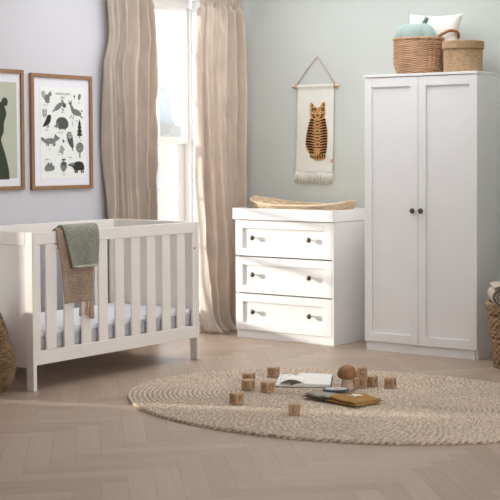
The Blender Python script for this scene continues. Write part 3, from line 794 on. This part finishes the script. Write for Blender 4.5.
ac = (-.782, -2.985)
t = thing('animal_basket', 'seagrass animal shaped basket on the floor at the left picture edge, by the cot', 'basket', (*ac, 0))
bm, fn = woven(.172, .172, .004, .475, lambda v: (.80 + .26 * sin(pi * min(1, v * .92 + .05)) - .14 * v ** 3), 30, 22, .016, ac, 1, 4, 1)
bo = build('basket_wall', bm, M_belly, t, smooth=True, solid=.01)
bm = bmesh.new(); tube(bm, [fn(k / 60, 1) for k in range(60)], .013, 8, closed=True); build('rim', bm, M_belly, bo, smooth=True)
bm = bmesh.new(); poly(bm, [fn(k / 60, 0) + Vector((0, 0, .004)) for k in range(60)]); build('basket_base', bm, M_belly, t, solid=.004)
def blob(bm, c, rx, ry_, rz, M=None, n=(72, 40), bump=.02, fq=12):
    def f2(u, v):
        th = 2 * pi * u; ph = pi * (v - .5); d = 1 + bump * sin(fq * th + pi * (int(v * 20) % 2))
        p = Vector((rx * cos(ph) * cos(th) * d, ry_ * cos(ph) * sin(th) * d, rz * sin(ph)))
        return Vector(c) + (M @ p if M else p)
    grid(bm, f2, n[0], n[1], True)
bm = bmesh.new(); blob(bm, (-.590, -2.955, .180), .060, .07, .140, bump=.045, fq=16); build('side_pouch', bm, M_belly, t, smooth='fix')
for q in (.06, .45):
    p = fn(q, 1)
    bm = bmesh.new(); blob(bm, p + Vector((.0, 0, .018)), .030, .020, .036, Matrix.Rotation(.5, 3, 'Y')); build('ear', bm, M_belly, t, smooth='fix')
bm = bmesh.new(); p = fn(.02, .93); tube(bm, [p, p + Vector((.012, -.01, -.03)), p + Vector((.02, -.012, -.075))], .003, 6); build('loose_thread', bm, M_belly, t, smooth=True)
bm = bmesh.new(); p = fn(.90, .70)
nrm = Vector((p.x - ac[0], p.y - ac[1], 0)).normalized(); sd = Vector((-nrm.y, nrm.x, 0))
pts = [p + nrm * .004 + sd * ((.034 if k % 2 == 0 else .016) * cos(2 * pi * k / 10)) + Vector((0, 0, (.034 if k % 2 == 0 else .016) * sin(2 * pi * k / 10))) for k in range(10)]
prism(bm, pts, nrm * .006); build('felt_star', bm, M_navy, t)
t = thing('plush_toy', 'dark grey plush toy peeking out of the animal basket by the cot', 'toy', (-.68, -3.03, .45))
bm = bmesh.new(); blob(bm, (-.765, -2.985, .455), .105, .105, .075, bump=.01); build('body', bm, M_plushdk, t, smooth='fix')

# ------------------------------------------------------------------ rug
RGC, RA, RBb, RT = (1.174, -2.080), 1.349, .963, .0525
def rug_mat():
    m, nt, bs, N, Lk = nodes('braided_jute')
    tc = N('ShaderNodeTexCoord'); sp = N('ShaderNodeSeparateXYZ'); Lk(tc.outputs['UV'], sp.inputs[0])
    def M(op, a, b=None):
        n = N('ShaderNodeMath'); n.operation = op
        for i, v in enumerate((a, b)):
            if v is None: continue
            if isinstance(v, (int, float)): n.inputs[i].default_value = v
            else: Lk(v, n.inputs[i])
        return n.outputs[0]
    ring = M('FLOOR', sp.outputs[1]); fr = M('FRACT', sp.outputs[1])
    # slanted strands of the plait: two halves of each ring lean opposite ways
    lean = M('MULTIPLY', M('ABSOLUTE', M('SUBTRACT', fr, .5)), 2.4)
    ph = M('ADD', M('MULTIPLY', sp.outputs[0], 34.0), M('ADD', M('MULTIPLY', lean, 1.0), M('MULTIPLY', ring, .37)))
    st_ = M('ABSOLUTE', M('SINE', M('MULTIPLY', ph, pi)))
    nz = N('ShaderNodeTexNoise'); nz.inputs['Scale'].default_value = 58; nz.inputs['Detail'].default_value = 4; Lk(tc.outputs['Object'], nz.inputs['Vector'])
    n2 = N('ShaderNodeTexNoise'); n2.inputs['Scale'].default_value = 2.5; Lk(tc.outputs['Object'], n2.inputs['Vector'])
    groove = M('POWER', M('ABSOLUTE', M('SUBTRACT', fr, .5)), 3)
    fac = M('ADD', M('ADD', M('MULTIPLY', nz.outputs[0], 1.15), M('MULTIPLY', st_, .22)), M('ADD', M('MULTIPLY', n2.outputs[0], .12), M('MULTIPLY', groove, -2.2)))
    cr = N('ShaderNodeValToRGB'); e = cr.color_ramp.elements; e[0].position = .40; e[1].position = 1.02
    e[0].color = lin(146, 122, 102); e[1].color = lin(246, 226, 204)
    Lk(fac, cr.inputs[0]); Lk(cr.outputs[0], bs.inputs['Base Color'])
    bs.inputs['Roughness'].default_value = .95; bs.inputs['Specular IOR Level'].default_value = .08
    b = N('ShaderNodeBump'); b.inputs['Strength'].default_value = .7; b.inputs['Distance'].default_value = .008
    Lk(M('ADD', st_, M('MULTIPLY', nz.outputs[0], .8)), b.inputs['Height']); Lk(b.outputs[0], bs.inputs['Normal'])
    return m
NR = 34; Ls = RA - RBb
bm = bmesh.new(); uvl = bm.loops.layers.uv.verify()
nth = 300; nr = NR * 4
def rug_pt(u, v):
    th = 2 * pi * u; a = Ls + (RA - Ls) * v; b = RBb * v
    x, y = a * cos(th), max(.0, 1) * b * sin(th)
    f = (v * NR) % 1
    z = .0125 + .0065 * abs(sin(pi * v * NR)) ** .6
    if v >= .9999: z = .001; e = 1 - .6 / nr; x *= e; y *= e
    c, s = cos(RT), sin(RT)
    return (RGC[0] + x * c - y * s, RGC[1] + x * s + y * c, z)
grid(bm, rug_pt, nth, nr, True, uvscale=(6.0, NR))
M_rug = rug_mat()
o = build('rug', bm, M_rug, origin=(RGC[0], RGC[1], 0), smooth='fix')
tag(o, 'large oval braided jute rug lying on the wooden floor, toys scattered on it', 'rug')

# ------------------------------------------------------------------ toys on the rug
ZR = .0195; BS = .058
def block(px, py, phi, letters, label, z=ZR):
    t = thing('toy_block', label, 'toy block', (px, py, z), radians(phi), 'wooden letter blocks on the rug')
    h = BS / 2
    build('cube_body', B(-h, h, -h, h, 0, BS), M_woodblk, t, world=False, bevel=.003)
    for f, ch in letters.items():
        rot = {'front': 0, 'right': 90, 'left': -90}[f]
        Mx = Matrix.Rotation(radians(rot), 4, 'Z') @ Matrix.Translation((0, -h - .0006, h)) @ Matrix.Rotation(radians(90), 4, 'X')
        bm = bmesh.new(); text_faces(bm, ch, .046, Mx, .0006); build('letter', bm, M_blklet, t, world=False)
    return t
A36 = 36
block(.736, -2.513, A36 - 45, {'front': 'B', 'right': 'R'}, 'wooden letter block seen corner on, nearest the left end of the rug')
block(.527, -2.152, A36 - 31, {'front': 'T', 'right': 'I'}, 'wooden letter block with a T, touching the block just behind it')
block(.388, -1.972, A36 - 22, {'front': 'S', 'right': 'D'}, 'wooden letter block partly hidden behind the block with a T')
block(.664, -2.150, A36 - 45, {'front': 'P', 'right': 'O'}, 'wooden letter block with an O on its right face, left of the open book')
block(.372, -1.715, A36 - 24, {'front': 'O', 'right': 'M'}, 'wooden letter block with an O, farthest back on the rug, behind the open book')
block(1.176, -2.586, A36 - 1, {'front': 'L', 'right': 'K'}, 'wooden letter block with an L, frontmost on the rug, in front of both books')
block(1.165, -1.652, A36 - 20, {'front': 'H', 'right': 'N'}, 'wooden letter block with an H, alone on the right of the mushroom')
block(1.022, -1.724, A36 - 8, {'front': 'E', 'right': 'F'}, 'wooden letter block carrying another block, right of the toy mushroom')
block(1.018, -1.722, A36 - 2, {'front': 'C', 'right': 'G'}, 'wooden letter block on top of another block, beside the toy mushroom', ZR + BS + .001)
block(1.044, -1.664, A36 - 30, {'front': 'A', 'right': 'V'}, 'wooden letter block at the right foot of the two block stack')
block(.998, -1.777, A36 - 6, {'front': 'I', 'right': 'U'}, 'wooden letter block wedged between the toy mushroom and the stack')

t = thing('toy_mushroom', 'wooden toy mushroom with a brown cap and pale stem standing on the rug', 'toy', (1.004, -1.853, ZR))
bm = bmesh.new(); lathe(bm, [(.034, 0), (.037, .006), (.036, .03), (.032, .055), (.029, .078)], 28, (1.004, -1.853, ZR)); build('stem', bm, M_stem, t, smooth='fix')
bm = bmesh.new(); lathe(bm, [(.018, .074), (.046, .070), (.054, .078), (.0565, .092), (.054, .107), (.046, .124), (.032, .136), (.014, .142), (.001, .143)], 36, (1.004, -1.853, ZR)); build('cap', bm, M_cap, t, smooth='fix')

# open picture book
t = thing('picture_book', 'open white picture book with a curling page, lying among the blocks', 'book', (.60, -1.78, ZR))
o0 = Vector((.478, -1.640, 0)); ea = Vector((.205, .095, 0)); eb = Vector((.205, -.310, 0))
def pg(a, b, z): p = o0 + ea * a + eb * b; return Vector((p.x, p.y, ZR + z))
def sheet(bm, fz, a0, a1, nb=6, na=24, mi=0):
    grid(bm, lambda u, v: pg(a0 + (a1 - a0) * u, v, fz(u, v)), na, nb, mi=mi)
bm = bmesh.new()
for k in range(4):
    pass
hgt = lambda u: .020 * (1 - (1 - min(1, u * 4)) ** 2) * (1 - .25 * u) + .004
def blockpage(bm, a0, a1, hf):
    n = 20
    top = [[pg(a0 + (a1 - a0) * i / n, j, hf(i / n)) for j in (0, 1)] for i in range(n + 1)]
    bot = [[pg(a0 + (a1 - a0) * i / n, j, .002) for j in (0, 1)] for i in range(n + 1)]
    tv = [[bm.verts.new(p) for p in r] for r in top]; bv = [[bm.verts.new(p) for p in r] for r in bot]
    for i in range(n):
        bm.faces.new((tv[i][0], tv[i + 1][0], tv[i + 1][1], tv[i][1])); bm.faces.new((bv[i][0], bv[i][1], bv[i + 1][1], bv[i + 1][0]))
        for j in (0, 1): bm.faces.new((tv[i][j], bv[i][j], bv[i + 1][j], tv[i + 1][j]))
    for i in (0, n): bm.faces.new((tv[i][0], tv[i][1], bv[i][1], bv[i][0]))
blockpage(bm, 0, 1.0, hgt)
build('right_pages', bm, M_page, t, smooth=False)
bm = bmesh.new(); blockpage(bm, -.42, 0, lambda u: hgt(1 - u) * .6)
lp = build('left_pages', bm, M_page, t)
bm = bmesh.new(); grid(bm, lambda u, v: pg(-.36 + .26 * u, .12 + .5 * v, .0150 - .0068 * (1 - u)), 12, 6); build('illustration', bm, M_pageill, lp, solid=.0008)
bm = bmesh.new(); grid(bm, lambda u, v: pg(-.40 + 0 + .05 + .62 * u + .05 * v, .42 + .58 * v, (.022 + .024 * sin(pi * min(1, u * 1.0)) * (.35 + .65 * v) * (1 - .1 * u))) if u > 0 else pg(-.35 + .05 * v, .42 + .58 * v, .020), 26, 10)
build('curling_page', bm, M_page, t, smooth=True, solid=.0012)
bm = bmesh.new(); grid(bm, lambda u, v: pg(-.45 + 1.48 * u, -.02 + 1.04 * v, .0012), 4, 4); build('cover', bm, M_cover, t, solid=.002)

# cloth books
t = thing('cloth_book', 'soft cloth book with grey green and mustard pages, a white star and an oval patch', 'book', (1.16, -2.14, ZR))
c0 = Vector((1.155, -2.135, 0)); ex = Vector((.985, -.17, 0)).normalized(); ey = Vector((.17, .985, 0)).normalized()
def cb(a, b, z): p = c0 + ex * a + ey * b; return Vector((p.x, p.y, ZR + z))
def pad(bm, a0, a1, b0, b1, z, th, tilt=0, lift=0, n=16):
    def side(s):
        def fn(u, v):
            x, y = 2 * u - 1, 2 * v - 1
            k = max(0, (1 - x ** 6) * (1 - y ** 6)) ** .5
            a = a0 + (a1 - a0) * u; b = b0 + (b1 - b0) * v + tilt * (u - .5)
            return cb(a, b, z + th / 2 + s * th / 2 * k + lift * u * u + .003 * sin(9 * u + 4 * v))
        return fn
    grid(bm, side(1), n, n); grid(bm, side(-1), n, n); bmesh.ops.remove_doubles(bm, verts=bm.verts, dist=1e-5)
bm = bmesh.new(); pad(bm, -.200, .02, -.105, .105, .004, .016, .01); build('lower_page', bm, M_cover, t, smooth='fix')
bm = bmesh.new(); pad(bm, -.175, .01, -.11, .10, .020, .020, .01, -.004); build('left_page', bm, M_sagecl, t, smooth='fix')
bm = bmesh.new(); pad(bm, -.02, .225, -.11, .11, .003, .018, -.01); build('lower_page', bm, M_must, t, smooth='fix')
bm = bmesh.new(); pad(bm, -.015, .215, -.105, .105, .019, .018, -.02, -.006); mp_ = build('right_page', bm, M_must, t, smooth='fix')
bm = bmesh.new()
pts = [cb(.095 + (.048 if k % 2 == 0 else .016) * cos(2 * pi * k / 10 + .3), .02 + (.048 if k % 2 == 0 else .016) * sin(2 * pi * k / 10 + .3), .0375) for k in range(10)]
prism(bm, pts, (0, 0, .0022)); build('white_star', bm, M_page, mp_)
bm = bmesh.new()
prism(bm, [cb(-.072 + .085 * cos(q), .035 + .058 * sin(q), .042 + .006 * cos(q)) for q in [2 * pi * k / 36 for k in range(36)]], (0, 0, .008)); ov = build('oval_patch', bm, M_navy, t, bevel=.002)
bm = bmesh.new()
prism(bm, [cb(-.072 + .074 * cos(q), .035 + .048 * sin(q), .0505 + .005 * cos(q)) for q in [2 * pi * k / 36 for k in range(36)]], (0, 0, .001)); build('patch_face', bm, mat('pale_grey_felt', lin(190, 194, 190), .95, .05, 40), ov)
bm = bmesh.new()
prism(bm, [cb(-.060 + .030 * cos(q), .035 + .016 * sin(q), .0520 + .003 * cos(q)) for q in [2 * pi * k / 20 for k in range(20)]], (0, 0, .001)); build('pink_mark', bm, M_pink, ov)

# ------------------------------------------------------------------ camera
R = Matrix(((0.83157814, -0.0, 0), (0.5554042, 0, 0), (-0.00199119, 0, 0)))
fw = Vector((-0.55498979, 0.83080793, -0.04176739)).normalized(); rt = Vector((0.83157814, 0.5554042, -0.00199119)).normalized(); up = rt.cross(fw)
cam = bpy.data.cameras.new('camera'); co = link(bpy.data.objects.new('camera', cam))
Mx = Matrix((( rt.x, up.x, -fw.x, 5.287326582), (rt.y, up.y, -fw.y, -8.10357807), (rt.z, up.z, -fw.z, 1.36878878), (0, 0, 0, 1)))
co.matrix_world = Mx
cam.sensor_width = 36; cam.lens = 1342.884 / 500 * 36
cam.shift_x = (250 - 362.5898) / 500; cam.shift_y = (208.35936 - 250) / 500
cam.clip_end = 300; cam.clip_start = .1
cam.dof.use_dof = True; cam.dof.focus_distance = 8.2; cam.dof.aperture_fstop = 3.5
S.camera = co

# ------------------------------------------------------------------ light
W = bpy.data.worlds.new('daylight'); S.world = W; W.use_nodes = True
bg = W.node_tree.nodes['Background']; bg.inputs[0].default_value = (.955, .985, 1.02, 1); bg.inputs[1].default_value = 2.9
def sun(direction, strength, angle, color):
    l = bpy.data.lights.new('sun', 'SUN'); l.energy = strength; l.angle = radians(angle); l.color = color
    o = link(bpy.data.objects.new('sun', l)); o.rotation_euler = Vector(direction).to_track_quat('-Z', 'Y').to_euler(); return o
e = radians(9)
sun((.934 * cos(e), .358 * cos(e), -sin(e)), 5.6, 2.2, (1, .94, .86))

S.view_settings.view_transform = 'Standard'; S.view_settings.look = 'None'; S.view_settings.gamma = 1
S.view_settings.use_curve_mapping = False; S.view_settings.exposure = .2
S.cycles.use_denoising = True
S.cycles.max_bounces = 8; S.cycles.transparent_max_bounces = 8
